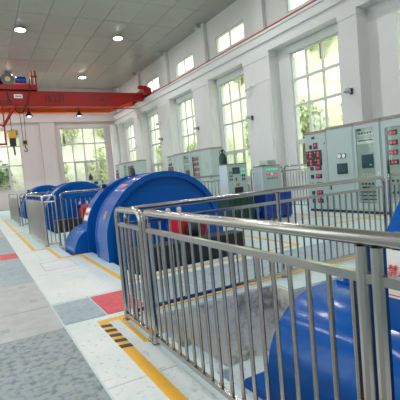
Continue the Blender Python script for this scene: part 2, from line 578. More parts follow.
def window(name, plane, pos, u0, u1, v0, v1, cols, rows, fm, label, casement=False):
    """frame, bars and panes in a wall opening; plane 'x' or 'y', pos = the inner face of the wall"""
    t = thing(name, label, 'window')
    t['kind'] = 'structure'
    d0, d1 = (pos+0.06, pos+0.13) if pos > 0 else (pos-0.13, pos-0.06)
    def b(a0, a1, c0, c1, e=0.0):
        mb = MB()
        if plane == 'x':
            return mb.box(d0+e, d1-e, a0, a1, c0, c1)
        return mb.box(a0, a1, d0+e, d1-e, c0, c1)
    fw = 0.06
    f = MB()
    for q in ((u0, u1, v0, v0+fw), (u0, u1, v1-fw, v1), (u0, u0+fw, v0+fw, v1-fw), (u1-fw, u1, v0+fw, v1-fw)):
        k = b(*q)
        f.add(k.v, k.f)
    f.build('window_frame', fm, t)
    us = [u0+(u1-u0)*i/cols for i in range(cols+1)]
    vs = [v0, *rows, v1]
    for v in rows:
        b(u0+fw, u1-fw, v-0.05, v+0.05).build('transom', fm, t)
    for i in range(1, cols):
        for j in range(len(vs)-1):
            b(us[i]-0.042, us[i]+0.042, vs[j]+0.045, vs[j+1]-0.045, 0.005).build('mullion', fm, t)
    for i in range(cols):
        for j in range(len(vs)-1):
            p = b(us[i]+0.02, us[i+1]-0.02, vs[j]+0.02, vs[j+1]-0.02, 0.03).build('pane', GLASS, t)
            if casement and j == 0 and i in (1, 2):
                s = MB()
                for q in ((us[i]+.03, us[i+1]-.03, vs[0]+.06, vs[0]+.14), (us[i]+.03, us[i+1]-.03, vs[1]-.12, vs[1]-.04),
                          (us[i]+.03, us[i]+.11, vs[0]+.14, vs[1]-.12), (us[i+1]-.11, us[i+1]-.03, vs[0]+.14, vs[1]-.12)):
                    k = b(*q, -0.01)
                    s.add(k.v, k.f)
                s.build('sash', fm, t)
    return t
ORD = ['at the right edge of the picture', 'nearest in view', 'second from the viewer', 'third from the viewer', 'fourth from the viewer', 'last before the far corner']
nwin = 0
for i, (a, b) in enumerate(WIN):
    if i < 1: pass
    nwin += 1
    window('window_%d' % nwin, 'x', XR, a, b, WZ0, WZ1, 3, [2.45, 3.85, 4.88], FRAME, 'tall white-framed window in the right wall, %s' % ORD[i], True)
    nwin += 1
    window('window_%d' % nwin, 'x', XR, a, b, CL0, CL1, 2, [], FRAME, 'small clerestory window above the crane rail, %s' % ORD[i])
    MB().bbox(XR-0.06, XR+0.02, a-0.05, b+0.05, WZ0-0.05, WZ0, 0.01).build('window_sill', WALL, WR)
    if i in (1, 2, 3, 4):
        MB().bbox(XR-0.05, XR, a-0.1, b+0.1, WZ1+0.0, WZ1+0.28, 0.01).build('lintel', WALL, WR)

# ---- back wall
BW = [(-0.4, 3.35), (6.35, 10.05)]
BH = [(a, b, 1.35, 6.12) for a, b in BW] + [(a, b, 7.3, 7.75) for a, b in BW]
WB = wall_mesh('y', YB, 0.3, XL, XR+0.3, 0, ZC, BH, 'wall_back', WALLB)
for i, (a, b) in enumerate(BW):
    nwin += 1
    window('window_%d' % nwin, 'y', YB, a, b, 1.35, 6.12, 4, [3.35, 4.83], FRAMEB, 'large grid window in the far end wall, %s' % ('behind the crane hook' if i == 0 else 'right of the middle pilaster'), True)
    nwin += 1
    window('window_%d' % nwin, 'y', YB, a, b, 7.3, 7.75, 4, [], FRAMEB, 'low strip window high in the far end wall, %s' % ('left one' if i == 0 else 'right one'))
for a, b in ((4.85, 5.95), (-2.2, -1.2)):
    MB().box(a, b, YB-0.22, YB, 0, 6.6).build('pilaster', WALLB, WB)
MB().box(XL, XR, YB-0.28, YB, 6.6, 7.05).build('tie_beam', WALLB, WB)
MB().lathe((10.72, 33.55, 0), (0, 0, 1), [(0, 0.32), (6.25, 0.32)], 24).build('corner_pillar', WALL, WB)

# ---- left wall and near wall (outside the frame; left windows light the hall, near wall is kept dark)
LW = [(1.2+4.85*i, 3.4+4.85*i) for i in range(7)]
LH = [(a, b, 1.1, 5.95) for a, b in LW] + [(a, b, CL0, CL1) for a, b in LW]
WL = wall_mesh('x', XL, -0.3, YN, YB, 0, ZC, LH, 'wall_left', WALL)
for i, (a, b) in enumerate(LW):
    nwin += 1
    window('window_%d' % nwin, 'x', XL, a, b, 1.1, 5.95, 3, [3.85], FRAME, 'tall white-framed window in the left wall, number %d from the near end' % (i+1))
    portal((XL-0.2, (a+b)/2, 3.5), (0, -PI/2, 0), 4.85, b-a)
    portal((XL-0.2, (a+b)/2, 7.92), (0, -PI/2, 0), 0.85, b-a)
for a, b in WIN:
    portal((XR+0.25, (a+b)/2, 3.5), (0, PI/2, 0), 4.85, b-a)
    portal((XR+0.25, (a+b)/2, 7.92), (0, PI/2, 0), 0.85, b-a)
for a, b in BW:
    portal(((a+b)/2, YB+0.25, 3.7), (-PI/2, 0, 0), b-a, 4.7)
MB().box(XL+0.0, COLF, YB-0.02, YB, 0, 0.15).build('baseboard', PLATE_G, WB)
WN = wall_mesh('y', YN, -0.3, XL, XR+0.3, 0, ZC, [], 'wall_front', NEARW)

# ---- ceiling of separate boards
CE = struct(MB().box(XL-0.3, XR+0.3, YN-0.3, YB+0.3, ZC+0.03, ZC+0.25).build('ceiling', CEILGAP))
px, py = 15.5/12, 2.4
pm = MB().bbox(0.008, px-0.008, 0.012, py-0.012, 0, 0.04, 0.002).mesh('ceiling_board', CEIL)
y = YN
while y < YB-0.01:
    for i in range(12):
        o = link('ceiling_board', pm, CE, (XL+i*px, y, ZC-0.001))
        if y+py > YB:
            o.scale.y = (YB-y)/py
    y += py

# ------------------------------------------------------------------ railings
def arc(cx, cz, r, a0, a1, n=5):
    return [(cx+r*math.cos(a0+(a1-a0)*i/n), cz+r*math.sin(a0+(a1-a0)*i/n)) for i in range(n+1)]

def railing(p0, p1, label, h=1.2, step=0.125, mid=0.155, tr=0.031, group='stainless railing panels', twin=()):
    """panel along p0 -> p1: bent top tube with end posts, mid and bottom tubes, balusters"""
    d = Vector((p1[0]-p0[0], p1[1]-p0[1], 0))
    L = d.length
    t = thing('railing_panel', label, 'railing', (p0[0], p0[1], 0), group, math.atan2(d.y, d.x))
    r = 0.085
    path = []
    path += [(0, 0, 0.0)]
    path += [(x, 0, z) for x, z in arc(r, h-r, r, PI, PI/2)]
    path += [(x, 0, z) for x, z in arc(L-r, h-r, r, PI/2, 0)]
    path += [(L, 0, 0.0)]
    k = len(path)
    MB().tube(path[1:-1], tr, 12).build('top_rail', STEEL, t)
    MB().tube([path[0], path[1]], tr*0.93, 10).build('post', STEEL, t)
    MB().tube([path[-2], path[-1]], tr*0.93, 10).build('post', STEEL, t)
    MB().box(tr*0.8, L-tr*0.8, -0.016, 0.016, h-mid-0.019, h-mid+0.019).build('mid_rail', STEEL, t)
    MB().box(tr*0.8, L-tr*0.8, -0.016, 0.016, 0.045, 0.083).build('bottom_rail', STEEL, t)
    n = max(1, round(L/step))
    bme = MB().tube([(0, 0, 0.083), (0, 0, h-mid-0.019)], 0.0125, 8).mesh('baluster', STEEL)
    for i in range(1, n):
        if any(abs(L*i/n-q) < 0.05 for q in twin): continue
        link('baluster', bme, t, (L*i/n, 0, 0))
    for x in twin:
        MB().tube([(x, 0, 0), (x, 0, h-tr)], tr*0.93, 10).build('post', STEEL, t)
    if len(twin) == 2:
        MB().tube([(twin[1]+0.07, 0, h), (twin[1]+0.27, 0, h)], tr+0.003, 12).build('rail_sleeve', STEEL, t)
    if True:
        for x in (0, L, *twin):
            MB().lathe((x, 0, 0.0), (0, 0, 1), [(0, 0.046), (0.010, 0.046), (0.016, 0.034), (0.03, 0.034)], 14).build('foot_flange', STEEL, t)
    return t
RX = 1.27
railing((RX, 4.17), (RX, 3.46), 'short stainless railing panel by the hatched yellow stripe')
railing((RX, 3.36), (RX, -1.4), 'long stainless railing in the foreground beside the open pit', twin=(2.31, 2.38))
railing((1.38, 4.19), (5.66, 4.19), 'stainless railing across the pit end, in front of the blue drum', 1.18, twin=(2.11,))
railing((5.80, 4.19), (8.2, 4.19), 'stainless railing panel at the right edge before the display cabinet', 1.2)
railing((1.42, 14.6), (1.42, 10.84), 'long railing panel seen edge-on beside the walkway at the middle unit', 1.29)
railing((1.42, 10.72), (1.69, 10.53), 'narrow corner railing panel at the middle unit', 1.29)
railing((1.82, 10.55), (4.16, 10.6), 'railing panel in front of the red ringed middle unit, left one', 1.32)
railing((4.25, 10.6), (6.7, 10.7), 'railing panel behind the big blue drum, ending at the control desk', 1.38)
railing((1.42, 23.0), (1.42, 18.1), 'long railing panel seen edge-on at the farthest unit', 1.29)
railing((1.50, 17.95), (3.58, 17.95), 'railing panel across the walkway side of the farthest unit', 1.29)
railing((3.65, 17.95), (5.8, 17.95), 'railing panel between the two farthest blue units', 1.29)
railing((10.0, 9.7), (10.0, 11.5), 'wall-side pipe railing left of the meter cabinet', 1.48, 0.15)
railing((10.0, 11.6), (10.0, 13.6), 'wall-side pipe railing behind the indicator desk', 1.45, 0.15)

# ------------------------------------------------------------------ generating units
def arch(R, zc, zb, n=28):
    pts = [(-R, zb)]
    pts += [(R*math.cos(PI-PI*i/n), zc+R*math.sin(PI-PI*i/n)) for i in range(n+1)]
    pts += [(R, zb)]
    return pts
def round_block(x0, x1, zb, zt, r, n=12):
    pts = [(x0, zb)]
    pts += [(x0+r-r*math.cos(PI/2*i/n), zt-r+r*math.sin(PI/2*i/n)) for i in range(n+1)]
    pts += [(x1-r+r*math.sin(PI/2*i/n), zt-r+r*math.cos(PI/2*i/n)) for i in range(n+1)]
    pts += [(x1, zb)]
    return pts
CXU = 3.25
def curved_sign(x, z, R, zc, w_, h_, y, m, name, parent, off=0.004):
    """plate wrapped on the drum shell: centre angle from (x,z), w_ along y, h_ along the arc"""
    a = math.atan2(z-zc, x)
    mb = MB()
    n = 6
    vs, fs = [], []
    for rr in (R+0.0, R+off):
        for i in range(n+1):
            aa = a+(i/n-0.5)*h_/R
            for yy in (y-w_/2, y+w_/2):
                vs.append((rr*math.cos(aa), yy, zc+rr*math.sin(aa)))
    k = 2*(n+1)
    for i in range(n):
        fs.append((2*i, 2*i+1, 2*i+3, 2*i+2))
        fs.append((k+2*i, k+2*i+2, k+2*i+3, k+2*i+1))
        fs.append((2*i, 2*i+2, k+2*i+2, k+2*i))
        fs.append((2*i+1, k+2*i+1, k+2*i+3, 2*i+3))
    fs += [(0, k, k+1, 1), (2*n, 2*n+1, k+2*n+1, k+2*n)]
    return mb.add(vs, fs).build(name, m, parent)
def unit():
    t = thing('generating_unit', 'unit', 'generator', (CXU, 0, 0), 'blue hydroelectric generating units')
    dr = MB().prism(arch(1.25, 0.35, PITZ), 0.03, 0.80, 0.015).build('drum', BLUE, t)
    rim = MB().ring(arch(1.262, 0.35, PITZ), arch(1.15, 0.35, PITZ), -0.03, 0.05).build('face_rim', BLUE, t)
    MB().ring(arch(1.262, 0.35, PITZ), arch(1.2, 0.35, PITZ), 0.74, 0.80).build('rear_rim', BLUE, dr)
    rg = MB().prism(arch(1.25, 0.33, PITZ), 1.50, 2.0, 0.012).build('turbine_ring', BLUE, t)
    MB().ring(arch(1.275, 0.33, PITZ), arch(1.2, 0.33, PITZ), 1.48, 1.53).build('ring_flange', BLUE, rg)
    MB().prism(arch(0.75, 0.35, PITZ), 0.79, 1.51).build('shaft_cover', BLUE, t)
    lug = MB().lathe((-0.72, 1.70, 1.40), (0, 1, 0), [(0, 0.06), (0.03, 0.06)], 14)
    lug.build('lifting_lug', DARK, rg)
    ab = MB().prism(round_block(-1.55, 1.5, PITZ, 0.55, 0.55), 1.58, 2.66, 0.012).build('low_casing', BLUE, t)
    MB().box(-0.87, -0.76, 2.07, 2.58, 0.52, 0.575).build('casing_flange', BLUE, ab)
    for i in range(5):
        MB().lathe((-0.815, 2.13+i*0.10, 0.575), (0, 0, 1), [(0, 0.024), (0.02, 0.024)], 6).build('bolt', BLUE, ab)
    MB().bbox(-0.95, 1.3, 1.2, 3.92, PITZ, PITZ+0.09, 0.02).build('base_plate', BLUE, t)
    # bearing and exciter on the near face
    ex = MB().lathe((0.18, 0.05, 0.47), (0, -1, 0), [(0, 0.36), (0.06, 0.36), (0.07, 0.27), (0.26, 0.27), (0.29, 0.23)], 24).build('bearing_housing', BLUE, t)
    MB().lathe((0.18, -0.24, 0.47), (0, -1, 0), [(0, 0.24), (0.0, 0.29), (0.02, 0.31), (0.44, 0.31), (0.46, 0.29), (0.46, 0.14)], 24).build('red_collar', RED, t)
    MB().lathe((0.18, -0.69, 0.47), (0, -1, 0), [(0, 0.17), (0.10, 0.17), (0.14, 0.12), (0.18, 0.06)], 20).build('slip_ring_cap', DARK, t)
    MB().box(-0.12, 0.48, -0.42, 0.03, PITZ, 0.25).build('pedestal', BLUE, t)
    for dx in (-0.10, 0.14):
        MB().lathe((0.10+dx, -0.06, 0.76), (0, 0, 1), [(0, 0.045), (0.05, 0.05), (0.09, 0.05), (0.11, 0.02)], 12).build('oil_cap', CREAM, ex)
    MB().bbox(-0.22, 0.20, -0.12, 0.04, 0.70, 0.77, 0.01).build('cap_bracket', BLUE2, ex)
    MB().bbox(-1.12, 0.92, -1.32, -0.92, PITZ, 0.38, 0.02).build('black_cover', BLACK, t)
    # name plates
    curved_sign(-1.25*math.cos(0.42), 0.35+1.25*math.sin(0.42), 1.25, 0.35, 0.14, 0.16, 0.34, SIGNO, 'name_plate', dr)
    sg = curved_sign(-1.25*math.cos(0.98), 0.35+1.25*math.sin(0.98), 1.25, 0.35, 0.42, 0.10, 0.42, SIGNO, 'makers_plate', dr)
    curved_sign(-1.25*math.cos(0.98), 0.35+1.25*math.sin(0.98), 1.254, 0.35, 0.26, 0.05, 0.42, SIGNR, 'red_print', sg, 0.002)
    ws = curved_sign(-1.25*math.cos(0.40), 0.33+1.25*math.sin(0.40), 1.25, 0.33, 0.42, 0.30, 1.765, SIGNW, 'warning_sign', rg)
    n = 0
    for dy in (-0.19, 0.19):
        curved_sign(-1.25*math.cos(0.40), 0.33+1.25*math.sin(0.40), 1.254, 0.33, 0.006, 0.27, 1.765+dy, SIGNR, 'sign_border', ws, 0.002)
    for da in (-0.108, 0.108):
        a = 0.40+da
        curved_sign(-1.25*math.cos(a), 0.33+1.25*math.sin(a), 1.254, 0.33, 0.386, 0.006, 1.765, SIGNR, 'sign_border', ws, 0.002)
    a = 0.40
    e = Matrix(((0, -math.sin(a)*-1*-1, -math.cos(a), -1.262*math.cos(a)), (-1, 0, 0, 1.765), (0, math.cos(a), math.sin(a), 0.33+1.262*math.sin(a)), (0, 0, 0, 1)))
    e[0][1] = math.sin(a)
    text_mesh('sign_text', '禁止靠近', 0.072, SIGNR, ws, e)
    return t
U0 = unit()
UL = ['blue generating unit with low rounded casing standing in the open foreground pit',
      'largest visible blue drum unit, just beyond the foreground railing',
      'blue drum unit with red collar inside the middle railing',
      'farthest blue drum unit beneath the crane hook']
for k, yy in enumerate((-0.35, 7.32, 15.05, 22.75)):
    u = U0 if k == 0 else copy_tree(U0)
    u.location = (CXU, yy, 0)
    u['label'] = UL[k]

# ------------------------------------------------------------------ control cabinets (front faces -x)
def cab_base(label, y1, wd, h, x=9.14, depth=0.62, group='control cabinets along the right wall'):
    """origin at the front left (far) bottom corner; local u runs towards the viewer"""
    t = thing('control_cabinet', label, 'cabinet', (x, y1, 0), group)
    body = MB()
    body.bbox(0, depth, -wd+0.006, -0.006, 0.08, h-0.085, 0.008)
    body.build('body', CAB, t)
    MB().box(0.03, depth-0.03, -wd+0.03, -0.03, 0, 0.08).build('plinth', DARK, t)
    MB().box(-0.004, depth, -wd+0.006, -0.006, h-0.085, h).build('name_strip', BROWN, t)
    return t
def item(t, u, z, wd, hh, m, name, d=0.02, parent=None, base=0.0):
    """box on the front: centre u from the far edge, height z"""
    return MB().bbox(base-d, base+0.001, -u-wd/2, -u+wd/2, z-hh/2, z+hh/2, min(0.004, d*0.3, wd*0.2, hh*0.2)).build(name, m, parent or t)
def meter_cabinet(label, y1, wd, h):
    t = cab_base(label, y1, wd, h)
    item(t, wd/2, h-0.20, wd-0.06, 0.18, CAB, 'header_panel', 0.008)
    item(t, wd*0.42, h-0.20, 0.13, 0.07, DARK, 'header_meter', 0.014)
    dp = item(t, wd*0.47, h/2-0.12, wd-0.12, h-0.52, CAB, 'door', 0.012)
    item(t, wd*0.12, h-0.40, 0.05, 0.05, YDOT, 'indicator', 0.03)
    item(t, wd*0.30, h-0.47, 0.08, 0.12, DARK, 'selector_switch', 0.05)
    m = item(t, wd*0.52, h-0.45, 0.16, 0.18, DARK, 'meter', 0.035)
    item(t, wd*0.50, h-0.43, 0.035, 0.06, LED_R, 'digits', 0.003, m, -0.035)
    item(t, wd*0.56, h-0.43, 0.035, 0.06, LED_R, 'digits', 0.003, m, -0.035)
    for i in range(2):
        for j in range(2):
            u, z = wd*(0.24+0.36*i), h-0.70-0.235*j
            m = item(t, u, z, wd*0.35, 0.228, DARK, 'meter', 0.04)
            for q in (-0.035, 0.035):
                for s in (-0.05, 0.04):
                    item(t, u+q*0.6+0.03, z+s, 0.032, 0.06, LED_R, 'digits', 0.003, m, -0.04)
            item(t, u-0.09, z+0.06, 0.03, 0.03, YDOT, 'indicator', 0.004, m, -0.04)
    z = h-1.13
    while z > 0.3:
        item(t, wd*0.14, z+0.06, 0.05, 0.04, YDOT, 'indicator', 0.03)
        item(t, wd*0.30, z, 0.10, 0.11, DARK, 'selector_switch', 0.05)
        m = item(t, wd*0.60, z+0.01, 0.23, 0.13, DARK, 'meter', 0.035)
        for q in (-0.05, 0.03):
            item(t, wd*0.60+q, z+0.02, 0.05, 0.06, LED_R, 'digits', 0.003, m, -0.035)
        z -= 0.25
    item(t, wd-0.07, h-0.40, 0.02, 0.04, DARK, 'lock', 0.02)
    return t
def door_cabinet(label, y1, wd, h):
    t = cab_base(label, y1, wd, h)
    d = item(t, wd/2, h/2-0.02, wd-0.08, h-0.28, CAB, 'door', 0.014)
    for u in (wd*0.50, wd*0.66):
        g = MB().lathe((-0.014, -u, h-0.87), (-1, 0, 0), [(0, 0.075), (0.02, 0.075), (0.025, 0.068)], 16).build('gauge', DARK, t)
        MB().lathe((-0.036, -u, h-0.87), (-1, 0, 0), [(0, 0.062), (0.004, 0.062)], 16).build('dial', GAUGE, g)
    s = item(t, wd*0.57, h-1.23, 0.37, 0.30, DARK, 'touch_screen', 0.03)
    item(t, wd*0.57, h-1.225, 0.29, 0.21, SCREEN, 'display', 0.003, s, -0.03)
    for i in range(6):
        item(t, wd*0.38+i*0.07, h-1.60, 0.05, 0.05, (SIGNR, DARK, BROWN)[i % 3], 'button', 0.035)
    item(t, 0.10, h-1.72, 0.035, 0.22, DARK, 'handle', 0.04)
    return t
def glass_cabinet(label, y1, wd, h):
    t = cab_base(label, y1, wd, h)
    f = MB()
    for (u0, u1, z0, z1) in ((0.03, 0.11, 0.14, h-0.11), (wd-0.20, wd-0.03, 0.14, h-0.11), (0.11, wd-0.20, h-0.19, h-0.11), (0.11, wd-0.20, 0.14, 0.30)):
        f.box(-0.03, 0.001, -u1, -u0, z0, z1)
    f.build('door_frame', CAB, t)
    item(t, wd*0.46, h/2+0.05, wd-0.31, h-0.5, CABD, 'inner_panel', 0.004)
    c = wd*0.45
    item(t, c-0.18, h-0.23, 0.12, 0.05, SCREEN, 'label_strip', 0.012)
    for i in range(5):
        item(t, c-0.18+i*0.09, h-0.33, 0.045, 0.05, DARK if i < 4 else SIGNR, 'indicator', 0.014)
    item(t, c, h-0.37, wd-0.33, 0.02, CREAM, 'label_strip', 0.008)
    r = item(t, c, h-0.55, wd-0.34, 0.12, CREAM, 'module_rack', 0.012)
    item(t, c, h-0.52, wd-0.40, 0.035, DARK, 'slot', 0.003, r, -0.012)
    s = item(t, c+0.04, h-1.08, 0.36, 0.36, DARK, 'screen_unit', 0.022)
    item(t, c+0.04, h-1.08, 0.30, 0.29, SCREEN, 'display', 0.003, s, -0.022)
    item(t, c+0.14, h-1.18, 0.07, 0.03, LED_G, 'green_light', 0.004, s, -0.025)
    for j in range(3):
        for i in range(4-(j == 0)):
            item(t, c-0.16+i*0.11+(0.05 if j == 0 else 0), h-1.42-j*0.13, 0.05, 0.05, DARK if j else CREAM, 'knob', 0.022)
    for j in range(5):
        item(t, c, h-1.90-j*0.10, wd-0.38, 0.03, DARK, 'slot', 0.012)
    item(t, c-0.05, h-1.78, 0.25, 0.05, DARK, 'slot', 0.016)
    MB().box(-0.029, -0.025, -(wd-0.20), -0.11, 0.30, h-0.19).build('glass_pane', CABGLASS, t)
    item(t, wd-0.11, h-1.45, 0.04, 0.14, CREAM, 'handle', 0.045)
    return t
def display_cabinet(label, y1, wd, h):
    t = cab_base(label, y1, wd, h)
    f = MB()
    for (u0, u1, z0, z1) in ((0.03, 0.13, 0.14, h-0.11), (wd-0.13, wd-0.03, 0.14, h-0.11), (0.13, wd-0.13, h-0.27, h-0.11), (0.13, wd-0.13, 0.14, 0.30)):
        f.box(-0.03, 0.001, -u1, -u0, z0, z1)
    f.build('door_frame', CAB, t)
    item(t, wd/2, h/2+0.0, wd-0.26, h-0.55, CABD, 'inner_panel', 0.004)
    item(t, 0.17, h/2+0.2, 0.06, h-0.95, DARK, 'hinge_strip', 0.012)
    for j in range(4):
        for i in range(2):
            u, z = wd*(0.37+0.36*i), h-0.42-j*0.245
            m = item(t, u, z, 0.24, 0.12, DARK, 'meter', 0.02)
            for q in (-0.045, 0.045):
                item(t, u+q, z, 0.055, 0.06, LED_R, 'digits', 0.003, m, -0.02)
    for j in range(2):
        for i in range(4):
            item(t, wd*0.3+i*0.13, h-1.62-j*0.3, 0.05, 0.06, DARK, 'knob', 0.022)
    MB().box(-0.029, -0.025, -(wd-0.13), -0.13, 0.30, h-0.27).build('glass_pane', CABGLASS, t)
    return t
def plain_cabinet(label, y1, wd, h):
    t = cab_base(label, y1, wd, h)
    d = item(t, wd/2, h/2-0.02, wd-0.08, h-0.28, CAB, 'door', 0.014)
    v = item(t, wd*0.55, h-0.75, 0.30, 0.28, CABD, 'vent_panel', 0.022)
    for i in range(4):
        item(t, wd*0.55, h-0.65-i*0.065, 0.26, 0.02, CAB, 'louvre', 0.006, v, -0.022)
    item(t, wd-0.12, h-1.3, 0.035, 0.2, DARK, 'handle', 0.04)
    return t
for off, hh, pos in ((0, 2.5, 'nearest row'), (10.37, 2.60, 'middle row above the blue drum'), (19.6, 2.70, 'farthest row by the corner')):
    e = 9.48+off
    c = meter_cabinet('pale green cabinet covered in black meters with red digits, %s' % pos, e, 0.88, hh-0.04)
    door_cabinet('pale green cabinet, plain door with gauges and touch screen, %s' % pos, e-0.88, 0.97, hh)
    glass_cabinet('pale green cabinet with glazed door, screen and knobs, %s' % pos, e-1.85, 0.87, hh)
    display_cabinet('pale green cabinet with columns of red digit displays, %s' % pos, e-2.72, 0.92, hh)
    plain_cabinet('plain pale green cabinet with louvred vent, %s' % pos, e-3.64, 0.95, hh)

# ------------------------------------------------------------------ governor desks on oil tanks (fronts face -y)
def desk(x0, x1, y, z0, z1, depth, label, kind):
    t = thing('governor_cabinet', label, 'cabinet', (x0, y, z0), 'governor cabinets')
    W, Hh = x1-x0, z1-z0
    MB().bbox(0, W, 0.012, depth, 0, Hh-0.03, 0.008).build('body', CABW, t)
    MB().bbox(0.005, W-0.005, 0, 0.014, 0.01, Hh-0.035, 0.004).build('front_panel', CAB, t)
    MB().box(-0.01, W+0.01, -0.008, depth+0.01, Hh-0.03, Hh).build('top_strip', BROWN, t)
    def it(u, z, wd, hh, m, name, d=0.012, parent=None):
        return MB().bbox(u-wd/2, u+wd/2, -d, 0.001, z-hh/2, z+hh/2, 0.003).build(name, m, parent or t)
    if kind == 'screen':
        s = it(W*0.45, Hh*0.77, W*0.36, Hh*0.20, DARK, 'touch_screen', 0.014)
        it(W*0.45, Hh*0.77, W*0.27, Hh*0.13, SCREEN, 'display', 0.018, s)
        for i in range(2):
            for j in range(2):
                it(W*(0.74+0.12*i), Hh*(0.80-0.13*j), W*0.07, Hh*0.035, LED_G, 'green_light')
            for j in range(3):
                it(W*(0.12+0.10*i), Hh*(0.72-0.11*j), W*0.05, Hh*0.06, DARK, 'button')
        for i in range(2):
            for j in range(2):
                it(W*(0.76+0.10*i), Hh*(0.60-0.11*j), W*0.06, Hh*0.07, DARK, 'selector_switch')
        it(W*0.43, Hh*0.50, W*0.06, Hh*0.10, DARK, 'selector_switch')
        it(W*0.50, Hh*0.33, W*0.22, Hh*0.08, SIGNO, 'brass_plate', 0.006)
        it(W*0.53, Hh*0.16, W*0.44, Hh*0.18, DARK, 'dark_window', 0.01)
    else:
        for i in range(5):
            it(W*(0.25+0.13*i), Hh*0.84, W*0.07, Hh*0.06, LED_G, 'green_light')
            it(W*(0.25+0.13*i), Hh*0.66, W*0.08, Hh*0.08, (LED_R, LED_R, LED_G, LED_R, LED_R)[i], 'red_light' if i != 2 else 'green_light')
            it(W*(0.28+0.12*i), Hh*0.50, W*0.05, Hh*0.05, DARK, 'button')
    return t
def tank(x0, x1, y, h, m, depth, label, cat='tank'):
    t = thing('oil_tank', label, cat, (x0, y, 0), 'oil tanks under the governor cabinets')
    W = x1-x0
    MB().bbox(0, W, 0, depth, 0.06, h-0.03, 0.015).build('body', m, t)
    MB().box(-0.03, W+0.03, -0.03, depth+0.03, h-0.03, h).build('top_plate', m, t)
    for x in (0.05, W-0.13):
        MB().box(x, x+0.08, 0.03, depth-0.03, 0, 0.06).build('foot', m, t)
    for i in range(3):
        MB().box(W*(0.25+0.25*i)-0.01, W*(0.25+0.25*i)+0.01, -0.018, 0, 0.10, h-0.05).build('rib', m, t)
    MB().lathe((W*0.5, -0.02, h*0.35), (0, -1, 0), [(0, 0.09), (0.02, 0.09), (0.03, 0.05), (0.06, 0.05)], 16).build('drain_flange', m, t)
    return t
def bottle(x, y, z, label):
    t = thing('accumulator_bottle', label, 'bottle', (x, y, z), 'green accumulator bottles')
    MB().lathe((0, 0, 0), (0, 0, 1), [(0, 0.10), (0.02, 0.115), (0.20, 0.115), (0.27, 0.08), (0.30, 0.04), (0.32, 0.04)], 18).build('bottle_body', DKGREEN, t)
    MB().lathe((0, 0, 0.32), (0, 0, 1), [(0, 0.025), (0.05, 0.025), (0.05, 0.045), (0.09, 0.045), (0.10, 0.02)], 12).build('valve', DARK, t)
    MB().tube([(-0.08, 0, 0.25), (-0.09, 0, 0.36), (0, 0, 0.40), (0.09, 0, 0.36), (0.08, 0, 0.25)], 0.012, 6).build('valve_guard', DARK, t)
    return t
for k, off in enumerate((0, 7.5, 15)):
    wh = ('behind the nearest large drum', 'beyond the middle unit', 'at the farthest unit')[k]
    tank(5.98, 6.86, 9.28+off, 0.80, DKGREEN, 0.70, 'dark green oil tank under the touch screen desk, %s' % wh)
    desk(6.05, 6.70, 9.31+off, 0.80, 1.69, 0.42, 'pale blue-green governor cabinet with touch screen, %s' % wh, 'screen')
    bottle(6.12, 9.58+off, 1.69, 'dark green bottle standing on the touch screen cabinet, %s' % wh)
    tank(7.08, 8.02, 9.0+off, 0.80, BLUE2, 0.60, 'blue oil tank under the indicator light desk, %s' % wh)
    desk(7.02, 7.70, 9.03+off, 0.80, 1.555, 0.38, 'grey-green governor cabinet with rows of red and green lights, %s' % wh, 'lights')
# pump skid between the tanks
t = thing('oil_pump', 'small blue oil pump with grey pipes between the tanks', 'pump', (6.98, 9.2, 0))
MB().box(-0.09, 0.06, -0.05, 0.4, 0, 0.06).build('base_plate', BLUE2, t)
MB().lathe((-0.015, 0.0, 0.30), (0, 1, 0), [(0, 0.04), (0.02, 0.07), (0.28, 0.07), (0.33, 0.05)], 14).build('motor', BLUE, t)
MB().box(-0.05, 0.02, 0.05, 0.25, 0.05, 0.25).build('bracket', BLUE2, t)
MB().tube([(-0.01, 0.36, 0.3), (-0.01, 0.42, 0.36), (-0.01, 0.42, 1.0), (-0.01, 0.48, 1.08)], 0.03, 8).build('pipe', STEEL, t)
# black power box on the wall behind the indicator desk
t = thing('junction_box', 'dark grey equipment box on a stand by the wall railing', 'box', (9.55, 11.9, 0))
MB().bbox(-0.2, 0.2, -0.25, 0.25, 0.7, 1.75, 0.01).build('box_body', CABD, t)
MB().bbox(-0.215, -0.198, -0.2, 0.2, 0.8, 1.6, 0.005).build('box_door', DARK, t)
for sx in (-0.15, 0.15):
    MB().box(sx-0.02, sx+0.02, -0.02, 0.02, 0, 0.7).build('leg', DARK, t)

# ------------------------------------------------------------------ crane
CY, CY2, GZ0, GZ1 = 26.5, 28.6, 6.46, 7.30
cr = thing('bridge_crane', 'red double-girder overhead travelling crane spanning the hall', 'crane', (0, 0, 7.2))
def girder(y, name, CRANE=CRANE):
    pts = [(-3.4, 6.95), (-2.4, GZ0), (9.0, GZ0), (10.2, 6.85), (10.75, 6.85), (10.75, GZ1), (-3.4, GZ1)]
    g = MB().prism([(x, z-7.2) for x, z in pts], y-0.22, y+0.22).build(name, CRANE, cr)
    MB().box(-3.4, 10.75, y-0.27, y+0.27, GZ1-7.2, GZ1-7.2+0.03).build('top_flange', CRANE, g)
    MB().box(-2.4, 9.0, y-0.27, y+0.27, GZ0-7.2-0.03, GZ0-7.2).build('bottom_flange', CRANE, g)
    MB().box(-3.3, 10.6, y-0.03, y+0.03, GZ1-7.2+0.03, GZ1-7.2+0.1).build('trolley_rail', DARK, g)
    return g
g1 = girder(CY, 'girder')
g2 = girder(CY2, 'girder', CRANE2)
def front_text(body, x, z, size, mtl, y=CY-0.225, sx=1.0):
    m = Matrix(((sx, 0, 0, x), (0, 0, -1, y), (0, 1, 0, z-7.2), (0, 0, 0, 1)))
    return text_mesh('lettering', body, size, mtl, g1, m, size*0.018)
front_text('16/3.2T', 4.85, 6.90, 0.64, BLACK, sx=0.62)
front_text('TL: 401-88018', 7.55, 6.87, 0.32, DARK, sx=0.85)
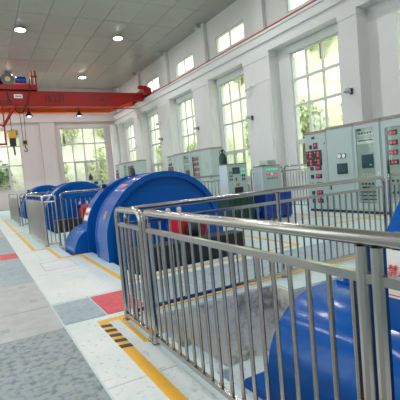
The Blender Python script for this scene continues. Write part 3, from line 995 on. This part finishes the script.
pl = MB().bbox(2.55, 3.02, CY-0.235, CY-0.219, -0.28, -0.05, 0.005).build('white_plate', SIGNW, g1)
MB().box(2.62, 2.95, CY-0.238, CY-0.234, -0.19, -0.14).build('print', DARK, pl)
front_text('▬▬▬▬▬', 1.9, 6.78, 0.2, DARK)
for sx, x in ((1, 10.85), (-1, -3.5)):
    e = MB().bbox(x-0.2, x+0.2, CY-1.0, CY2+1.0, -0.06, 0.40, 0.02).build('end_carriage', CRANE, cr)
    for yy in (CY-0.7, CY2+0.7):
        MB().lathe((x+(0.03 if sx > 0 else -0.09), yy, 0.122), (1, 0, 0), [(0, 0.2), (0.05, 0.2), (0.06, 0.16), (0.14, 0.16), (0.15, 0.2), (0.18, 0.2)], 18).build('wheel', DARK, e)
        MB().bbox(x-0.3, x-0.05, yy-0.25, yy+0.25, 0.12, 0.5, 0.02).build('wheel_housing', CRANE, e)
        MB().lathe((x-0.25, yy, 0.42), (-1, 0, 0), [(0, 0.13), (0.35, 0.13), (0.38, 0.08)], 14).build('drive_motor', CRANE, e)
MB().bbox(8.45, 9.9, CY-0.42, CY-0.36, -0.95, -0.9, 0.005).build('inspection_frame', CRANE, cr)
# trolley
tr = MB().bbox(1.2, 3.9, CY-0.35, CY2+0.35, 0.21, 0.50, 0.02).build('trolley_frame', CRANE, cr)
dm = MB().lathe((1.5, CY+0.35, 0.85), (1, 0, 0), [(0, 0.30), (0.05, 0.30), (0.05, 0.24), (0.9, 0.24), (0.9, 0.30), (0.95, 0.30)], 20).build('rope_drum', DARK, tr)
MB().lathe((2.30, CY-0.25, 0.80), (0, -1, 0), [(0, 0.36), (0.08, 0.36), (0.08, 0.17), (0.10, 0.17)], 22).build('gear_wheel', DARK, tr)
MB().lathe((2.30, CY-0.352, 0.80), (0, -1, 0), [(0, 0.15), (0.03, 0.15)], 16).build('gear_hub', SIGNO, tr)
MB().lathe((2.75, CY-0.05, 0.80), (1, 0, 0), [(0, 0.16), (0.03, 0.24), (0.55, 0.24), (0.62, 0.12)], 18).build('hoist_motor', BLUE2, tr)
MB().bbox(2.65, 3.45, CY-0.3, CY+0.2, 0.48, 0.60, 0.01).build('motor_bed', RED, tr)
for x in (3.62, 3.85):
    MB().box(x-0.045, x+0.045, CY-0.35, CY-0.25, 0.45, 1.35).build('guard_post', CRANE, tr)
MB().box(3.55, 3.95, CY-0.34, CY-0.26, 0.95, 1.05).build('guard_rail', CRANE, tr)
MB().bbox(1.2, 1.75, CY-0.2, CY+0.3, 0.5, 0.95, 0.03).build('gear_box', DARK, tr)
# festoon cable loop
pts = []
for i in range(15):
    a = i/14
    pts.append((2.15+1.25*a, CY-0.42, 0.05-1.25*math.sin(PI*a)**0.9))
MB().tube(pts, 0.03, 6).build('festoon_cable', BLACK, tr)
MB().tube([(3.40, CY-0.42, 0.0), (3.45, CY-0.4, 0.5), (3.5, CY-0.4, 0.9)], 0.03, 6).build('festoon_cable', BLACK, tr)
# cab support frame at the left
cf = MB().tube([(2.55, CY-0.5, -0.75), (1.75, CY-0.5, -2.0)], 0.09, 6).build('diagonal_strut', CRANE, cr)
MB().tube([(1.2, CY-0.5, -0.70), (2.7, CY-0.5, -0.72)], 0.07, 6).build('cab_rail', CRANE, cr)
for x in (1.35, 1.85):
    MB().tube([(x, CY-0.5, -0.75), (x-0.05, CY-0.5, -3.0)], 0.045, 6).build('cab_post', CRANE, cr)
MB().box(0.9, 1.86, CY-0.56, CY-0.44, -3.05, -2.95).build('cab_base', CRANE, cr)
MB().tube([(1.2, CY-0.5, -1.9), (1.85, CY-0.5, -1.9)], 0.04, 6).build('cab_rail', CRANE, cr)
# hooks
def hook(x, y, zt, zb, label, yel, s=1.0):
    t = thing('hook_block', label, 'hook', (x, y, zb))
    for dx in (-0.18*s, 0.18*s):
        MB().tube([(dx, 0, zt-zb), (dx*0.5, 0, 0.65*s)], 0.018, 6).build('wire_rope', DARK, t)
    MB().bbox(-0.17*s, 0.17*s, -0.1*s, 0.1*s, 0.32*s, 0.72*s, 0.02).build('block', yel, t)
    MB().lathe((0, -0.12*s, 0.55*s), (0, 1, 0), [(0, 0.14*s), (0.24*s, 0.14*s)], 16).build('sheave', DARK, t)
    MB().tube([(0, 0, 0.34*s), (0, 0, 0.16*s), (0.09*s, 0, 0.08*s), (0.10*s, 0, -0.04*s), (0.02*s, 0, -0.12*s), (-0.09*s, 0, -0.06*s), (-0.10*s, 0, 0.03*s)], [0.045*s]*5+[0.035*s, 0.012*s], 8).build('hook', DARK, t)
    return t
hook(3.0, 27.6, 7.4, 3.95, 'small auxiliary hook on two thin ropes beneath the crane', SIGNO, 0.85)
t = thing('crane_pendant', 'yellow and black hoist unit hanging at the far left', 'hoist', (2.30, 27.5, 4.15))
MB().tube([(0, 0, 0.95), (0, 0, 3.4)], 0.025, 6).build('cable', DARK, t)
MB().bbox(-0.2, 0.2, -0.14, 0.14, 0.55, 0.98, 0.02).build('yellow_case', YELLOW, t)
MB().bbox(-0.18, 0.18, -0.12, 0.12, 0.05, 0.55, 0.02).build('black_case', DARK, t)
MB().tube([(0.02, 0, 0.05), (0.05, 0, -0.5)], 0.05, 8).build('grip', DARK, t)
# lamps beneath the crane
for k, x in enumerate((3.42, 6.55)):
    t = thing('crane_lamp', 'dark bell lamp under the crane, %s' % ('near the hook' if k == 0 else 'below its serial number'), 'lamp', (x, 27.55, 6.05), 'lamps beneath the crane')
    MB().tube([(0, 0, 0.28), (0, 0, 0.55)], 0.03, 6).build('stem', DARK, t)
    MB().tube([(0, -0.9, 0.55), (0, 0.9, 0.55)], 0.025, 6).build('cross_bar', DARK, t)
    MB().lathe((0, 0, 0), (0, 0, 1), [(0.0, 0.24), (0.06, 0.22), (0.16, 0.12), (0.30, 0.08)], 18).build('shade', DARK, t)
    MB().lathe((0, 0, -0.03), (0, 0, 1), [(0, 0.07), (0.03, 0.12)], 16).build('bulb', BULB, t)
# red conductor rail along the beam
t = thing('crane_rail', 'red crane rail running along the top of the right-hand beam', 'rail', (COLF-0.03, 0, 7.02))
MB().box(-0.05, 0.05, YN+0.3, YB-0.2, 0, 0.10).build('rail_bar', CRANE, t)
for i in range(24):
    MB().box(-0.09, -0.05, 2.0+i*1.3, 2.12+i*1.3, -0.02, 0.07).build('rail_clip', CRANE, t)
t = thing('crane_rail', 'crane rail on the left wall bracket', 'rail', (-3.5, 0, 7.02))
MB().box(-0.05, 0.05, YN+0.3, YB-0.2, 0, 0.10).build('rail_bar', CRANE, t)
MB().box(XL, -3.3, YN, YB, 6.3, 7.02).build('crane_beam', WALL, WL)

# ------------------------------------------------------------------ ceiling lamps
def ceiling_lamp(x, y, label):
    t = thing('ceiling_lamp', label, 'lamp', (x, y, ZC), 'round ceiling lamps')
    MB().lathe((0, 0, 0), (0, 0, -1), [(0, 0.10), (0.06, 0.14), (0.12, 0.24), (0.16, 0.26)], 24).build('housing', FRAME, t)
    MB().lathe((0, 0, -0.155), (0, 0, -1), [(0, 0.235), (0.02, 0.235), (0.04, 0.18)], 24).build('lens', LAMPG, t)
    l = bpy.data.lights.new('lamp_light', 'AREA')
    l.shape = 'DISK'
    l.size = 0.45
    l.energy = LAMP_POWER
    l.color = (1.0, 0.97, 0.95)
    o = link('lamp_light', l, t, (0, 0, -0.21))
    return t
k = 0
for y, w_ in ((-4.2, 'unseen added row behind the viewer'), (4.3, 'unseen added row overhead'), (12.85, 'out of view before the crane'), (21.4, 'nearer row'), (29.85, 'beyond the crane')):  # first two rows are unseen, added to light the foreground floor and pit wall
    for x, s_ in ((-2.1, 'far left'), (2.7, 'left'), (7.6, 'right')):
        ceiling_lamp(x, y, 'round bright ceiling lamp, %s, %s one' % (w_, s_))

# ------------------------------------------------------------------ wall fittings
def wall_cam(y, z, label):
    t = thing('wall_camera', label, 'camera', (COLF, y, z), 'cameras and sensors on the columns')
    MB().bbox(-0.03, 0, -0.07, 0.07, -0.07, 0.07, 0.01).build('mount', CREAM, t)
    MB().tube([(-0.02, 0, 0), (-0.12, 0.02, -0.02), (-0.18, 0.06, -0.06)], 0.022, 8).build('arm', CREAM, t)
    MB().tube([(-0.16, 0.0, -0.06), (-0.22, 0.26, -0.12)], 0.07, 12).build('camera_body', CREAM, t)
    MB().tube([(-0.22, 0.26, -0.12), (-0.224, 0.29, -0.127)], 0.06, 12).build('lens', BLACK, t)
    return t
def wall_lamp(y, z, label):
    t = thing('wall_lamp', label, 'lamp', (COLF, y, z), 'small lamps on the columns')
    MB().bbox(-0.03, 0, -0.06, 0.06, -0.10, 0.10, 0.01).build('mount', DARK, t)
    MB().tube([(-0.02, 0, 0.03), (-0.16, 0, 0.06)], 0.02, 8).build('arm', DARK, t)
    MB().lathe((-0.17, 0, 0.10), (-0.3, 0, -1), [(0, 0.05), (0.05, 0.09), (0.14, 0.12), (0.15, 0.10)], 14).build('shade', PLATE_G, t)
    return t
wall_cam(14.28, 5.08, 'dark-eyed security camera high on the column between the two nearest windows')
wall_lamp(14.50, 3.74, 'small grey wall lamp below the camera on that column')
wall_lamp(9.12, 3.72, 'small grey wall lamp above the glazed cabinet on the nearest column')
wall_cam(24.30, 5.06, 'security camera on the column left of the second clerestory window')
wall_lamp(24.35, 3.94, 'small grey wall lamp on the column above the middle cabinets')
wall_lamp(19.4, 3.95, 'small grey wall lamp on the second column, behind the drum')
wall_cam(28.9, 3.93, 'security camera low on the column nearest the far corner')
t = MB().tube([(COLF-0.015, 14.28, 5.08), (COLF-0.015, 13.25, 5.12), (COLF-0.015, 13.2, 5.05), (COLF-0.015, 13.2, 1.0)], 0.012, 6).build('cable_conduit', CREAM)
tag(t, 'thin pale conduit running down the column beside the camera', 'conduit')
t = MB().tube([(COLF-0.015, 24.3, 5.06), (COLF-0.015, 23.2, 5.12), (COLF-0.015, 23.15, 5.05), (COLF-0.015, 23.15, 1.0)], 0.012, 6).build('cable_conduit', CREAM)
tag(t, 'thin pale conduit on the column left of the middle cabinets', 'conduit')

# ------------------------------------------------------------------ outside
def hill(name, fx, m, label, nu=60, nv=16):
    rnd = random.Random(5)
    vs, fs = [], []
    for j in range(nv+1):
        for i in range(nu+1):
            x, y, z = fx(i/nu, j/nv)
            vs.append((x+rnd.uniform(-.35, .35), y+rnd.uniform(-.35, .35), z+rnd.uniform(-.3, .3)))
    for j in range(nv):
        for i in range(nu):
            a = j*(nu+1)+i
            fs.append((a, a+1, a+nu+2, a+nu+1))
    o = MB().add(vs, fs).build(name, m)
    return struct(o, label, 'hillside')
hill('hillside', lambda u, v: (17+v*13, -12+u*62, -0.8+v*22+math.sin(u*23)*0.6*v), HILL, 'grassy green slope seen through the right-hand windows')
hill('rock_bank', lambda u, v: (-12+u*34, 37.5+v*12, -0.8+v*14+math.sin(u*17)*0.5*v), ROCK, 'brown rocky bank behind the far end windows', 40)
struct(MB().box(-40, 60, -40, 80, -1.2, -0.9).build('ground', HILL), 'ground outside the hall', 'ground')

def crown_mesh(seed, m):
    rnd = random.Random(seed)
    blobs = [(Vector((rnd.uniform(-1.0, 1.0), rnd.uniform(-1.0, 1.0), rnd.uniform(1.2, 3.6))), rnd.uniform(0.6, 1.1)) for _ in range(9)]
    vs, fs = [], []
    for _ in range(1500):
        c, r = rnd.choice(blobs)
        d = Vector((rnd.gauss(0, 1), rnd.gauss(0, 1), rnd.gauss(0, 1))).normalized()
        p = c + d*r*rnd.uniform(0.6, 1.0)
        a = Vector((rnd.gauss(0, 1), rnd.gauss(0, 1), rnd.gauss(0, 1))).normalized()
        b = a.cross(d+Vector((0.1, 0.2, 0.3))).normalized()
        s = rnd.uniform(0.10, 0.20)
        n = len(vs)
        vs += [p-a*s, p+b*s*0.5, p+a*s, p-b*s*0.5]
        fs.append((n, n+1, n+2, n+3))
    me = bpy.data.meshes.new('crown')
    me.from_pydata([tuple(v) for v in vs], [], fs)
    me.materials.append(m)
    return me
CROWNS = [crown_mesh(11+i, LEAF[i]) for i in range(3)]
TRUNK = MB().tube([(0, 0, -0.6), (0.05, 0, 0.6), (0, 0.06, 1.5), (0.05, 0, 2.6)], [0.16, 0.13, 0.10, 0.05], 7).mesh('trunk', BARK)
def tree(x, y, z, s, k, label, grp):
    t = thing('tree', label, 'tree', (x, y, z), grp, random.uniform(0, 6))
    t.scale = (s, s, s*random.uniform(0.9, 1.25))
    c = link('crown', CROWNS[k], t)
    c['kind'] = 'stuff'
    link('trunk', TRUNK, t)
rnd = random.Random(9)
for i in range(15):
    y = 4+i*2.5
    v = (0.10, 0.46)[i % 2]
    tree(17+v*13, y, -0.8+v*22, rnd.uniform(0.86, 0.96), rnd.choice((0, 0, 1)), 'pale green leafy tree on the slope outside the right-hand windows', 'trees outside the right-hand windows')
for i in range(8):
    x = -3+i*2.3
    v = (0.10, 0.46)[i % 2]
    tree(x, 37.9+v*12, -0.8+v*14, rnd.uniform(0.84, 0.95), 2 if x < 4 else rnd.choice((0, 1)), 'green leafy tree outside the far end windows', 'trees outside the far end windows')
